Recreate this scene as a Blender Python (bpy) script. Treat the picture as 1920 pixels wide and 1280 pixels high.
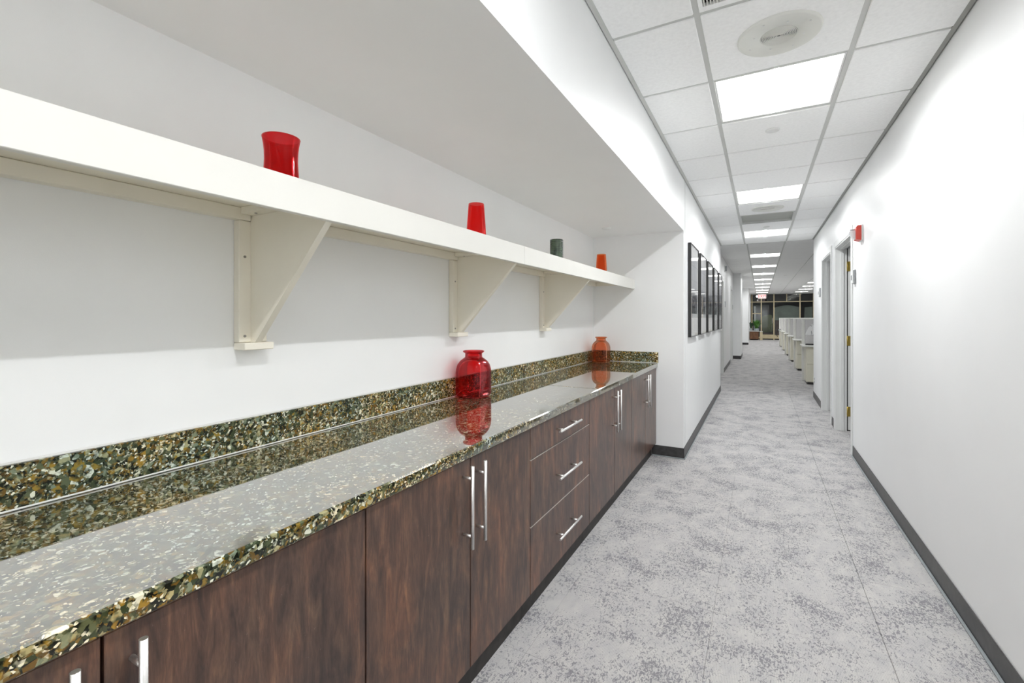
import bpy, bmesh, math, random
from mathutils import Vector, Matrix

for o in list(bpy.data.objects):
    bpy.data.objects.remove(o, do_unlink=True)
scn = bpy.context.scene
COL = scn.collection

# ------------------------------------------------------------------ camera
F_PX, U0, V0 = 856.1, 1425.5, 594.9          # focal length and vanishing point, 1920x1280 frame
YAW = math.atan((U0 - 960) / F_PX)
HCAM = 1.284
cam_d = bpy.data.cameras.new('camera')
cam_d.sensor_width = 36
cam_d.lens = F_PX / 1920 * 36
cam_d.shift_y = -(640 - V0) / 1920
cam_d.clip_start = 0.03
cam_d.clip_end = 200
cam = bpy.data.objects.new('camera', cam_d)
COL.objects.link(cam)
cam.location = (0, 0, HCAM)
cam.rotation_euler = (math.pi / 2, 0, YAW)
scn.camera = cam

# ------------------------------------------------------------------ world, exposure
w = bpy.data.worlds.new('night')
scn.world = w
w.use_nodes = True
w.node_tree.nodes['Background'].inputs[0].default_value = (0.012, 0.014, 0.018, 1)
w.node_tree.nodes['Background'].inputs[1].default_value = 1.0
vs = scn.view_settings
vs.view_transform = 'Standard'
vs.look = 'None'
vs.gamma = 1
vs.use_curve_mapping = False
vs.exposure = 0.60
scn.cycles.max_bounces = 16
scn.cycles.diffuse_bounces = 12
scn.cycles.transparent_max_bounces = 24
LAMP = 310.0          # radiance of each slim ceiling lamp
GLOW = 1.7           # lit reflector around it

random.seed(4)

# ------------------------------------------------------------------ helpers
def tag(o, label=None, cat=None, group=None, kind=None):
    if label: o['label'] = label
    if cat: o['category'] = cat
    if group: o['group'] = group
    if kind: o['kind'] = kind
    return o

def empty(name, loc, label, cat, group=None):
    o = bpy.data.objects.new(name, None)
    o.empty_display_size = 0.1
    COL.objects.link(o)
    o.location = loc
    return tag(o, label, cat, group)

def link(name, me, mat, parent=None, loc=None):
    o = bpy.data.objects.new(name, me)
    COL.objects.link(o)
    if mat is not None and not me.materials:
        me.materials.append(mat)
    if parent is not None:
        o.parent = parent
    if loc is not None:
        o.location = loc
    return o

class MB:
    """collects shapes into one mesh"""
    def __init__(self, smooth=False):
        self.v = []; self.f = []; self.s = []
        self.smooth = smooth
    def add(self, vs_, fs, smooth=False):
        b = len(self.v)
        self.v += [tuple(p) for p in vs_]
        self.f += [tuple(b + i for i in q) for q in fs]
        self.s += [smooth] * len(fs)
        return self
    def box(self, x0, x1, y0, y1, z0, z1):
        p = [(x0,y0,z0),(x1,y0,z0),(x1,y1,z0),(x0,y1,z0),(x0,y0,z1),(x1,y0,z1),(x1,y1,z1),(x0,y1,z1)]
        return self.add(p, [(0,3,2,1),(4,5,6,7),(0,1,5,4),(1,2,6,5),(2,3,7,6),(3,0,4,7)])
    def bbox(self, x0, x1, y0, y1, z0, z1, b=0.002):
        """box with chamfered edges"""
        bm = bmesh.new()
        bmesh.ops.create_cube(bm, size=1)
        for v in bm.verts:
            v.co = Vector(((x0+x1)/2 + v.co.x*(x1-x0), (y0+y1)/2 + v.co.y*(y1-y0), (z0+z1)/2 + v.co.z*(z1-z0)))
        bmesh.ops.bevel(bm, geom=list(bm.edges), offset=b, segments=1, affect='EDGES')
        bm.verts.index_update()
        self.add([v.co[:] for v in bm.verts], [[v.index for v in f.verts] for f in bm.faces])
        bm.free()
        return self
    def cyl(self, a, b, r, n=14, r2=None):
        a, b = Vector(a), Vector(b)
        d = (b - a).normalized()
        t = Vector((0,0,1)) if abs(d.z) < 0.9 else Vector((1,0,0))
        x = d.cross(t).normalized(); y = d.cross(x)
        r2 = r if r2 is None else r2
        A = [a + (x*math.cos(2*math.pi*i/n) + y*math.sin(2*math.pi*i/n))*r for i in range(n)]
        B = [b + (x*math.cos(2*math.pi*i/n) + y*math.sin(2*math.pi*i/n))*r2 for i in range(n)]
        base = len(self.v)
        self.add(A + B, [(i, (i+1) % n, n + (i+1) % n, n + i) for i in range(n)], True)
        self.f.append(tuple(base + i for i in reversed(range(n)))); self.s.append(False)
        self.f.append(tuple(base + n + i for i in range(n))); self.s.append(False)
        return self
    def lathe(self, prof, n=40, c=(0,0,0), sq=None):
        """prof: list of (r, z); sq: list of superellipse exponents"""
        m = len(prof); vs_ = []
        for k, (r, z) in enumerate(prof):
            e = 2.0 if sq is None else sq[k]
            for i in range(n):
                t = 2*math.pi*(i + 0.5)/n
                ct, st = math.cos(t), math.sin(t)
                q = (abs(ct)**e + abs(st)**e) ** (-1/e)
                vs_.append((c[0] + r*q*ct, c[1] + r*q*st, c[2] + z))
        fs = [(k*n+i, k*n+(i+1) % n, (k+1)*n+(i+1) % n, (k+1)*n+i) for k in range(m-1) for i in range(n)]
        self.add(vs_, fs, True)
        return self
    def prism(self, pts, axis, a, b):
        """polygon pts extruded along axis ('x','y','z') from a to b"""
        n = len(pts)
        def mk(p, t):
            if axis == 'y': return (p[0], t, p[1])
            if axis == 'x': return (t, p[0], p[1])
            return (p[0], p[1], t)
        vs_ = [mk(p, a) for p in pts] + [mk(p, b) for p in pts]
        return self.add(vs_, [(i, (i+1) % n, n+(i+1) % n, n+i) for i in range(n)] + [tuple(reversed(range(n))), tuple(range(n, 2*n))])
    def mesh(self, name):
        me = bpy.data.meshes.new(name)
        me.from_pydata(self.v, [], self.f)
        me.polygons.foreach_set('use_smooth', self.s)
        bm = bmesh.new(); bm.from_mesh(me)
        bmesh.ops.recalc_face_normals(bm, faces=list(bm.faces))
        bm.to_mesh(me); bm.free()
        me.update()
        return me
    def build(self, name, mat, parent=None, loc=None):
        return link(name, self.mesh(name), mat, parent, loc)

def box(name, mat, dims, parent=None, b=0.0):
    m = MB()
    (m.bbox(*dims, b=b) if b else m.box(*dims))
    return m.build(name, mat, parent)

def struct(name, mat, dims=None, mb=None, parent=None):
    o = mb.build(name, mat, parent) if mb else box(name, mat, dims, parent)
    o['kind'] = 'structure'
    return o

# ------------------------------------------------------------------ materials
class NT:
    def __init__(self, name):
        self.m = bpy.data.materials.new(name); self.m.use_nodes = True
        self.t = self.m.node_tree; self.n = self.t.nodes
        self.bsdf = self.n['Principled BSDF']; self.out = self.n['Material Output']
        self._tc = None
    def node(self, typ, **kw):
        nd = self.n.new(typ)
        for k, v in kw.items():
            if k.startswith('i_'):
                key = k[2:]
                key = int(key) if key.isdigit() else key.replace('_', ' ')
                nd.inputs[key].default_value = v
            else: setattr(nd, k, v)
        return nd
    def l(self, a, b): self.t.links.new(a, b)
    def coord(self, scale=(1,1,1), obj=True, rot=(0,0,0)):
        tc = self.node('ShaderNodeTexCoord')
        mp = self.node('ShaderNodeMapping')
        mp.inputs['Scale'].default_value = scale; mp.inputs['Rotation'].default_value = rot
        self.l(tc.outputs['Object'], mp.inputs[0])
        return mp.outputs[0]
    def world(self, scale=(1,1,1)):
        g = self.node('ShaderNodeNewGeometry')
        mp = self.node('ShaderNodeMapping'); mp.inputs['Scale'].default_value = scale
        self.l(g.outputs['Position'], mp.inputs[0])
        return mp.outputs[0]
    def noise(self, vec, scale, detail=3, rough=0.55, dist=0.0):
        nd = self.node('ShaderNodeTexNoise')
        nd.inputs['Scale'].default_value = scale; nd.inputs['Detail'].default_value = detail
        nd.inputs['Roughness'].default_value = rough; nd.inputs['Distortion'].default_value = dist
        self.l(vec, nd.inputs['Vector'])
        return nd.outputs['Fac']
    def ramp(self, fac, stops, interp='LINEAR'):
        r = self.node('ShaderNodeValToRGB'); e = r.color_ramp.elements
        r.color_ramp.interpolation = interp
        while len(e) < len(stops): e.new(0.5)
        for el, (p, c) in zip(e, stops):
            el.position = p; el.color = (*c, 1) if len(c) == 3 else c
        self.l(fac, r.inputs[0])
        return r.outputs[0]
    def mix(self, fac, a, b, typ='MIX'):
        m = self.node('ShaderNodeMix', data_type='RGBA', blend_type=typ)
        for s, v in ((0, fac), (6, a), (7, b)):
            if isinstance(v, (int, float)): m.inputs[s].default_value = v
            elif isinstance(v, tuple): m.inputs[s].default_value = (*v, 1)
            else: self.l(v, m.inputs[s])
        return m.outputs[2]
    def math(self, op, a, b=0.0):
        m = self.node('ShaderNodeMath', operation=op)
        for s, v in ((0, a), (1, b)):
            if isinstance(v, (int, float)): m.inputs[s].default_value = v
            else: self.l(v, m.inputs[s])
        return m.outputs[0]
    def bump(self, h, strength=0.2, dist=0.002):
        b = self.node('ShaderNodeBump'); b.inputs['Strength'].default_value = strength
        b.inputs['Distance'].default_value = dist
        self.l(h, b.inputs['Height']); self.l(b.outputs[0], self.bsdf.inputs['Normal'])
    def set(self, color=None, rough=None, metal=None, **kw):
        if color is not None:
            if isinstance(color, tuple): self.bsdf.inputs['Base Color'].default_value = (*color, 1)
            else: self.l(color, self.bsdf.inputs['Base Color'])
        if rough is not None:
            if isinstance(rough, (int, float)): self.bsdf.inputs['Roughness'].default_value = rough
            else: self.l(rough, self.bsdf.inputs['Roughness'])
        if metal is not None: self.bsdf.inputs['Metallic'].default_value = metal
        for k, v in kw.items():
            self.bsdf.inputs[k.replace('_', ' ')].default_value = v
        return self.m

def plain(name, color, rough=0.5, metal=0.0, var=0.03, nscale=8, bump=0.0, bscale=300, **kw):
    t = NT(name)
    v = t.world()
    n = t.noise(v, nscale, 2)
    lo = tuple(max(0, c*(1-var)) for c in color); hi = tuple(min(1, c*(1+var)) for c in color)
    t.set(t.ramp(n, [(0.3, lo), (0.7, hi)]), rough, metal, **kw)
    if bump: t.bump(t.noise(v, bscale, 2), bump, 0.001)
    return t.m

M = {}
M['wall'] = plain('wall_paint', (0.885, 0.892, 0.895), 0.42, var=0.012, nscale=2.5, bump=0.10, bscale=420)
M['trim_white'] = plain('white_trim', (0.74, 0.75, 0.74), 0.35, var=0.01)
M['tile'] = plain('ceiling_tile', (0.935, 0.94, 0.935), 0.9, var=0.03, nscale=60, bump=0.35, bscale=240)
M['tee'] = plain('grid_tee', (0.60, 0.61, 0.59), 0.55, var=0.01)
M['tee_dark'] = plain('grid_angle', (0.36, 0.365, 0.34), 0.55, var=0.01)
M['plenum'] = plain('plenum', (0.10, 0.10, 0.10), 0.9)
M['base'] = plain('rubber_base', (0.050, 0.048, 0.048), 0.38, var=0.25, nscale=30)
M['lip'] = plain('carpet_lip', (0.30, 0.33, 0.34), 0.45)
M['cream'] = plain('cream_paint', (0.85, 0.81, 0.71), 0.45, var=0.02, nscale=6, bump=0.05)
M['fascia'] = plain('fascia_paint', (0.80, 0.79, 0.745), 0.42, var=0.01, nscale=6, bump=0.04)
M['steel'] = plain('brushed_steel', (0.86, 0.85, 0.83), 0.38, 1.0, var=0.03, nscale=200)
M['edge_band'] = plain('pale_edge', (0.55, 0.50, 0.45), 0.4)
M['screw'] = plain('screw_steel', (0.35, 0.34, 0.33), 0.35, 1.0)
M['caulk'] = plain('caulk', (0.72, 0.72, 0.70), 0.5)
M['brass'] = plain('brass', (0.55, 0.40, 0.10), 0.35, 1.0, var=0.1, nscale=60)
M['black_frame'] = plain('black_frame', (0.020, 0.019, 0.019), 0.35, var=0.2, nscale=40)
M['dark'] = plain('dark_recess', (0.015, 0.013, 0.012), 0.7)
M['kick'] = plain('toe_kick', (0.030, 0.026, 0.024), 0.55, var=0.4, nscale=25)
M['vent'] = plain('vent_metal', (0.74, 0.74, 0.70), 0.5)
M['speaker'] = plain('speaker_metal', (0.78, 0.785, 0.74), 0.45)
M['red_plastic'] = plain('red_plastic', (0.62, 0.055, 0.035), 0.4)
M['clear'] = plain('strobe_lens', (0.80, 0.82, 0.84), 0.12)
M['grey_plate'] = plain('grey_plate', (0.30, 0.31, 0.32), 0.4)
M['white_plastic'] = plain('white_plastic', (0.78, 0.79, 0.78), 0.35)
M['mullion'] = plain('tan_mullion', (0.66, 0.56, 0.36), 0.4, var=0.06)
M['beige'] = plain('beige_metal', (0.72, 0.70, 0.58), 0.42)
M['fabric'] = plain('panel_fabric', (0.68, 0.67, 0.67), 0.9, var=0.05, nscale=180)
M['panel_trim'] = plain('panel_trim', (0.80, 0.80, 0.76), 0.4)
M['blackp'] = plain('black_plastic', (0.02, 0.02, 0.022), 0.4)
M['leaf'] = plain('leaf_green', (0.10, 0.26, 0.05), 0.4, var=0.5, nscale=14)
M['leaf_dark'] = plain('dark_leaf', (0.03, 0.07, 0.03), 0.4, var=0.5, nscale=20)
M['pot'] = plain('pot_grey', (0.35, 0.40, 0.40), 0.3)
M['soil'] = plain('soil', (0.03, 0.02, 0.015), 0.9)
M['greygreen'] = plain('grey_green_board', (0.30, 0.34, 0.30), 0.7, var=0.12, nscale=3)
M['olive'] = plain('olive_board', (0.16, 0.18, 0.08), 0.7, var=0.25, nscale=2)
M['brick_brown'] = plain('brown_board', (0.12, 0.06, 0.045), 0.7, var=0.3, nscale=5)
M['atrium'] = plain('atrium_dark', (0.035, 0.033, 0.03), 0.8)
M['doorp'] = plain('door_paint', (0.74, 0.745, 0.73), 0.4, var=0.01)

def granite(name, polished):
    t = NT(name)
    v = t.world()
    warp = t.noise(v, 22, 3)
    vadd = t.node('ShaderNodeVectorMath', operation='MULTIPLY_ADD')
    t.l(warp, vadd.inputs[0]); vadd.inputs[1].default_value = (0.03,)*3; t.l(v, vadd.inputs[2])
    vv = vadd.outputs[0]
    vo = t.node('ShaderNodeTexVoronoi'); vo.inputs['Scale'].default_value = 95; t.l(vv, vo.inputs['Vector'])
    sep = t.node('ShaderNodeSeparateColor'); t.l(vo.outputs['Color'], sep.inputs[0])
    c1 = t.ramp(sep.outputs[0], [(0.0, (0.014,0.017,0.010)), (0.16, (0.045,0.058,0.030)), (0.34, (0.11,0.125,0.070)),
                                 (0.50, (0.15,0.085,0.020)), (0.62, (0.32,0.20,0.035)), (0.74, (0.22,0.25,0.18)),
                                 (0.84, (0.42,0.38,0.22)), (0.92, (0.80,0.78,0.68))], 'CONSTANT')
    vo2 = t.node('ShaderNodeTexVoronoi'); vo2.inputs['Scale'].default_value = 230; t.l(vv, vo2.inputs['Vector'])
    sep2 = t.node('ShaderNodeSeparateColor'); t.l(vo2.outputs['Color'], sep2.inputs[0])
    c2 = t.ramp(sep2.outputs[1], [(0.0, (0.010,0.011,0.008)), (0.35, (0.05,0.06,0.035)), (0.60, (0.20,0.125,0.030)),
                                  (0.78, (0.36,0.34,0.22)), (0.88, (0.85,0.83,0.74))], 'CONSTANT')
    f = t.ramp(t.noise(v, 60, 2), [(0.42, (0,0,0)), (0.60, (1,1,1))])
    col = t.mix(f, c1, c2)
    big = t.ramp(t.noise(v, 5, 3), [(0.38, (0.72,0.86,0.86)), (0.62, (1.25,1.10,0.80))])
    col = t.mix(0.8, col, big, 'MULTIPLY')
    t.set(col, 0.5, 0.0, Specular_IOR_Level=0.0)
    # polished surface: mirror share rises towards grazing angles
    lw = t.node('ShaderNodeLayerWeight'); lw.inputs['Blend'].default_value = 0.5
    if polished:
        fac = t.ramp(lw.outputs['Facing'], [(0.0, (0.04,)*3), (0.40, (0.12,)*3), (0.58, (0.52,)*3), (0.75, (0.66,)*3), (1.0, (0.95,)*3)])
    else:
        fac = t.math('ADD', t.math('MULTIPLY', t.math('POWER', lw.outputs['Facing'], 4.0), 0.6), 0.03)
    gl = t.node('ShaderNodeBsdfGlossy'); gl.inputs['Roughness'].default_value = 0.035
    mx = t.node('ShaderNodeMixShader')
    t.l(fac, mx.inputs[0]); t.l(t.bsdf.outputs[0], mx.inputs[1]); t.l(gl.outputs[0], mx.inputs[2]); t.l(mx.outputs[0], t.out.inputs[0])
    return t.m
M['granite'] = granite('granite_honed', False)
M['granite_top'] = granite('granite_polished', True)

def wood():
    t = NT('dark_stained_wood')
    g1 = t.noise(t.world((1, 1, 0.16)), 40, 6, 0.65, 0.8)
    g2 = t.noise(t.world((1, 1, 0.40)), 8, 5, 0.65, 0.8)
    hue = t.noise(t.world((1, 1, 0.7)), 3.2, 3)
    fine = t.noise(t.world((1, 1, 0.12)), 300, 3, 0.7)
    col = t.ramp(g1, [(0.28, (0.040,0.025,0.021)), (0.50, (0.095,0.054,0.039)), (0.72, (0.180,0.104,0.064))])
    col = t.mix(0.9, col, t.ramp(g2, [(0.30, (0.42,0.43,0.50)), (0.52, (1.0,0.97,0.95)), (0.72, (1.75,1.42,1.15))]), 'MULTIPLY')
    col = t.mix(0.5, col, t.ramp(hue, [(0.35, (0.80,0.86,0.95)), (0.65, (1.30,1.05,0.90))]), 'MULTIPLY')
    col = t.mix(0.6, col, t.ramp(fine, [(0.3, (0.62,0.62,0.62)), (0.7, (1.30,1.28,1.25))]), 'MULTIPLY')
    sc = t.ramp(t.noise(t.world((1, 1.6, 1)), 95, 1, 0.5, 2.0), [(0.775, (0,0,0)), (0.80, (1,1,1))])
    col = t.mix(t.math('MULTIPLY', sc, 0.20), col, (0.45, 0.36, 0.30))
    t.set(col, 0.36, 0.0, Coat_Weight=0.25, Coat_Roughness=0.25)
    t.bump(fine, 0.12, 0.001)
    return t.m
M['wood'] = wood()

def brown_wood():
    t = NT('planter_wood')
    g = t.noise(t.world((1, 1, 0.2)), 30, 4)
    t.set(t.ramp(g, [(0.3, (0.09,0.035,0.014)), (0.7, (0.24,0.11,0.045))]), 0.4)
    return t.m
M['brown_wood'] = brown_wood()

def carpet():
    t = NT('grey_carpet')
    v = t.world()
    st = t.world((1, 0.62, 1))
    big = t.noise(v, 4.8, 4, 0.6, 0.4)
    squig = t.noise(t.world((1.0, 0.62, 1)), 105, 2, 0.6, 1.2)
    spots = t.math('MULTIPLY', 0.5, t.math('ADD', t.math('MULTIPLY', squig, 1.15), t.math('MULTIPLY', big, 0.75)))
    mask = t.ramp(spots, [(0.49, (0,0,0)), (0.545, (1,1,1))])
    mid = t.ramp(t.noise(st, 15, 4, 0.7, 0.5), [(0.36, (0,0,0)), (0.66, (1,1,1))])
    base = t.mix(mid, (0.57, 0.555, 0.54), (0.48, 0.47, 0.475))
    col = t.mix(t.math('MULTIPLY', mask, 0.85), base, (0.22, 0.215, 0.235))
    rib = t.node('ShaderNodeTexWave', bands_direction='X')
    rib.inputs['Scale'].default_value = 62; rib.inputs['Distortion'].default_value = 1.4
    rib.inputs['Detail'].default_value = 2; rib.inputs['Detail Scale'].default_value = 3
    t.l(v, rib.inputs['Vector'])
    col = t.mix(0.30, col, t.ramp(rib.outputs['Fac'], [(0.1, (0.62,0.62,0.62)), (0.7, (1.12,1.12,1.12))]), 'MULTIPLY')
    fine = t.noise(v, 420, 2)
    col = t.mix(0.5, col, t.ramp(fine, [(0.3, (0.8,0.8,0.8)), (0.7, (1.15,1.15,1.15))]), 'MULTIPLY')
    t.set(col, 0.95, Specular_IOR_Level=0.1)
    t.bump(rib.outputs['Fac'], 0.35, 0.002)
    return t.m
M['carpet'] = carpet()

def emit(name, color, strength):
    t = NT(name)
    t.set(color, 0.6, Emission_Strength=strength)
    t.bsdf.inputs['Emission Color'].default_value = (*color, 1)
    return t.m
M['lamp'] = emit('lamp_tube', (0.965, 0.985, 1.0), LAMP)
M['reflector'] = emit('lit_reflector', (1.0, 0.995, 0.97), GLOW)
M['lamp_office'] = emit('lamp_tube_office', (0.965, 0.985, 1.0), LAMP * 0.62)
M['exit_face'] = emit('exit_face', (0.9, 0.72, 0.70), 0.35)
M['exit_red'] = emit('exit_red', (0.80, 0.01, 0.03), 0.35)
M['exit_lamp'] = emit('exit_lamp', (1.0, 0.98, 0.95), 2.5)

def glass(name, color, ior=1.5, rough=0.0, spec=1.0):
    """thin coloured glass: tinted see-through with a fresnel gloss"""
    t = NT(name)
    tr = t.node('ShaderNodeBsdfTransparent'); tr.inputs[0].default_value = (*color, 1)
    gl = t.node('ShaderNodeBsdfGlossy'); gl.inputs['Roughness'].default_value = rough
    gl.inputs['Color'].default_value = (1, 1, 1, 1)
    fr = t.node('ShaderNodeFresnel'); fr.inputs['IOR'].default_value = ior
    m = t.node('ShaderNodeMixShader')
    t.l(t.math('MULTIPLY', fr.outputs[0], spec), m.inputs[0]); t.l(tr.outputs[0], m.inputs[1]); t.l(gl.outputs[0], m.inputs[2])
    t.l(m.outputs[0], t.out.inputs[0])
    return t.m
M['pane'] = glass('window_glass', (0.93, 0.95, 0.94), 1.55)
M['frame_glass'] = glass('picture_glass', (0.98, 0.98, 0.98), 1.5, spec=0.35)
M['glass_red'] = glass('red_glass', (0.89, 0.26, 0.29), 1.45, spec=0.7)
M['glass_orange'] = glass('orange_glass', (0.96, 0.66, 0.50), 1.45, spec=0.7)
def tinted(name, lo, hi, spec_rough=0.08, stripes=False):
    t = NT(name)
    n = t.noise(t.world(), 30, 2)
    col = t.ramp(n, [(0.35, lo), (0.65, hi)])
    if stripes:
        wv = t.node('ShaderNodeTexWave', bands_direction='Z'); wv.inputs['Scale'].default_value = 28
        wv.inputs['Distortion'].default_value = 1.0
        t.l(t.world(), wv.inputs['Vector'])
        col = t.mix(0.6, col, t.ramp(wv.outputs['Fac'], [(0.2, (0.5,0.5,0.5)), (0.8, (1.5,1.6,1.5))]), 'MULTIPLY')
    t.set(col, spec_rough, 0.0, Transmission_Weight=0.0, Coat_Weight=0.6)
    return t.m
M['glass_green'] = tinted('green_glass', (0.018,0.040,0.020), (0.055,0.090,0.048), stripes=True)
M['glass_ruby'] = glass('ruby_glass', (0.87, 0.13, 0.15), 1.4, spec=0.45)
M['glass_tall_red'] = glass('scarlet_glass', (0.97, 0.27, 0.26), 1.4, spec=0.4)
M['glass_amber'] = glass('amber_glass', (0.97, 0.52, 0.28), 1.4, spec=0.4)

def print_mat(seed):
    t = NT('photo_print')
    tc = t.node('ShaderNodeTexCoord')
    mp = t.node('ShaderNodeMapping'); mp.inputs['Location'].default_value = (seed*3.7, seed*1.9, seed*5.1)
    t.l(tc.outputs['Object'], mp.inputs[0])
    sx = t.node('ShaderNodeSeparateXYZ'); t.l(tc.outputs['Object'], sx.inputs[0])
    sky = t.ramp(t.noise(mp.outputs[0], 3.0, 3), [(0.3, (0.36,0.37,0.40)), (0.7, (0.62,0.63,0.66))])
    town = t.ramp(t.noise(mp.outputs[0], 13, 5, 0.75, 1.0), [(0.44, (0.015,0.015,0.02)), (0.53, (0.14,0.14,0.17)), (0.60, (0.78,0.78,0.80))])
    edge = t.math('ADD', sx.outputs['Z'], t.math('MULTIPLY', t.noise(mp.outputs[0], 9, 2), 0.18))
    f = t.ramp(edge, [(0.02, (1,1,1)), (0.09, (0,0,0))])
    t.set(t.mix(f, sky, town), 0.35)
    return t.m
M['mat_board'] = plain('mat_board', (0.78, 0.78, 0.78), 0.7, var=0.01)

def paper_mat():
    t = NT('drawing_paper')
    n = t.noise(t.coord(), 14, 3, 0.6, 1.5)
    f = t.ramp(n, [(0.60, (0,0,0)), (0.66, (1,1,1))])
    t.set(t.mix(t.math('MULTIPLY', f, 0.8), (0.92,0.92,0.92), (0.05,0.06,0.09)), 0.6)
    return t.m
M['paper'] = paper_mat()

# ------------------------------------------------------------------ main measures (metres)
XL, XR, ZC = -0.611, 0.757, 2.542
XB = -1.457                       # niche back wall
YN0, YN1 = -2.4, 4.38             # niche from, to
ZS = 2.07                         # niche soffit
YE = 8.755                        # corridor ends, open office begins
ZO = 2.65                         # open office ceiling
YF = 30.3                         # far glass front
YR = -5.4                         # corridor behind the camera
XO = -0.745                       # office left wall
R1, R2 = -0.232, 0.376            # main runners
TT = 0.61
Y0 = 2.035

# ------------------------------------------------------------------ structure
floor = struct('floor', M['carpet'], (-1.8, 6.3, YR - 0.2, YF + 4.2, -0.10, -0.006))
tile_me = MB().bbox(-TT/2 + 0.0005, TT/2 - 0.0005, -TT/2 + 0.0005, TT/2 - 0.0005, -0.006, 0.0, b=0.0015).mesh('carpet_tile')
for j in range(-4, 12):
    for i in range(0, 3):
        link('carpet_tile', tile_me, M['carpet'], floor, (-0.79 + TT*(i + 0.5), 2.17 + TT*(j + 0.5) - 0.0, 0))
def strip_tile(x0, x1, y0, y1):
    return MB().bbox(x0 + 0.0003, x1 - 0.0003, y0 + 0.0003, y1 - 0.0003, -0.006, 0, b=0.0012).build('carpet_tile', M['carpet'], floor)
for j in range(-4, 4):
    strip_tile(-0.895, -0.79, 2.17 + TT*j, 2.17 + TT*(j+1))
struct('floor_far', M['carpet'], (-1.2, 6.2, 2.17 + TT*12, YF + 4.0, -0.006, 0.0))
struct('floor_rear', M['carpet'], (-0.9, 0.76, YR, 2.17 - TT*4, -0.006, 0.0))

# left side: niche back wall, soffit, thick wall stub, office wall
struct('wall_niche', M['wall'], (XB - 0.12, XB, YN0, YN1 + 0.02, -0.01, 2.12))
struct('ceiling_niche', M['wall'], (XB - 0.12, XL, YN0, YN1, ZS, 2.70))
struct('wall_left', M['wall'], (XB - 0.12, XL, YN1, YE, -0.01, 2.70))
struct('wall_left_rear', M['wall'], (XB - 0.12, XL, YR, YN0, -0.01, 2.70))
struct('wall_rear', M['wall'], (XB - 0.12, XR + 0.12, YR - 0.12, YR, -0.01, 2.70))
struct('trim_1', M['trim_white'], (XL - 0.002, XL + 0.0025, YN1 + 0.075, YN1 + 0.079, 0.1, ZC))
mb = MB()
D3, D4 = (10.55, 11.5), (14.35, 15.2)
for a, b in ((YE, D3[0]), (D3[1], D4[0]), (D4[1], YF)):
    mb.box(XO - 0.12, XO, a, b, -0.01, 2.80)
for d in (D3, D4): mb.box(XO - 0.12, XO, d[0], d[1], 2.11, 2.80)
struct('wall_office_left', M['wall'], mb=mb)
struct('wall_pillar_near', M['wall'], (XO, -0.53, 15.75, 17.2, -0.01, 2.75))
struct('wall_pillar_far', M['wall'], (XO, -0.49, 24.1, 25.6, -0.01, 2.75))
struct('wall_office_stub', M['wall'], (-0.75, -0.50, YF - 0.4, YF + 0.1, -0.01, 2.75))

# right side
D1, D2 = (5.30, 6.37), (6.71, 7.64)
WT = 0.10                         # right wall thickness
ZD = 2.085
mb = MB()
for a, b in ((YR, D1[0]), (D1[1], D2[0]), (D2[1], YE + 0.06)):
    mb.box(XR, XR + WT, a, b, -0.01, 2.80)
for d in (D1, D2): mb.box(XR, XR + WT, d[0], d[1], ZD, 2.80)
struct('wall_right', M['wall'], mb=mb)
struct('wall_office_front', M['wall'], (XR + WT, 6.3, YE - 0.06, YE + 0.06, -0.01, 2.80))
struct('wall_office_right', M['wall'], (6.2, 6.3, YE - 0.06, YF + 4, -0.01, 2.80))
mb = MB()
mb.box(3.2, 3.3, 4.6, YE - 0.06, -0.01, 2.7); mb.box(XR + WT, 3.3, 4.5, 4.6, -0.01, 2.7)
mb.box(XR + WT, 3.3, 6.55, 6.65, -0.01, 2.7)
struct('wall_side_rooms', M['wall'], mb=mb)
struct('ceiling_side_rooms', M['tile'], (XR + WT, 3.3, 4.5, YE - 0.06, 2.56, 2.62))

# baseboards
def baseboard(name, x0, x1, y0, y1):
    o = struct(name, M['base'], mb=MB().bbox(x0, x1, y0, y1, 0.0, 0.098, b=0.002))
    return o
bb = baseboard('baseboard_right', XR - 0.006, XR, YR, D1[0] - 0.075)
MB().bbox(XR - 0.018, XR - 0.006, YR, D1[0] - 0.075, 0.0, 0.010, b=0.003).build('floor_lip', M['lip'], bb)
baseboard('baseboard_right_mid', XR - 0.006, XR, D1[1] + 0.075, D2[0] - 0.075)
baseboard('baseboard_right_far', XR - 0.006, XR, D2[1] + 0.075, YE + 0.06)
bb = baseboard('baseboard_left', XL, XL + 0.006, YN1 - 0.006, YE)
MB().bbox(XL + 0.006, XL + 0.016, YN1 - 0.016, YE, 0.0, 0.009, b=0.003).build('floor_lip', M['lip'], bb)
bb = baseboard('baseboard_niche', -0.89, XL + 0.006, YN1 - 0.006, YN1)
MB().bbox(-0.89, XL + 0.016, YN1 - 0.016, YN1 - 0.006, 0.0, 0.009, b=0.003).build('floor_lip', M['lip'], bb)
baseboard('baseboard_office', XO, XO + 0.006, D3[1] + 0.08, D4[0] - 0.08)
baseboard('baseboard_pillar_near', XO, -0.524, 15.744, 15.75)
baseboard('baseboard_pillar_near_side', -0.53, -0.524, 15.75, 17.2)
baseboard('baseboard_office_mid', XO, XO + 0.006, 17.2, 24.1)
baseboard('baseboard_pillar_far', XO, -0.484, 24.094, 24.1)

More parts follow.
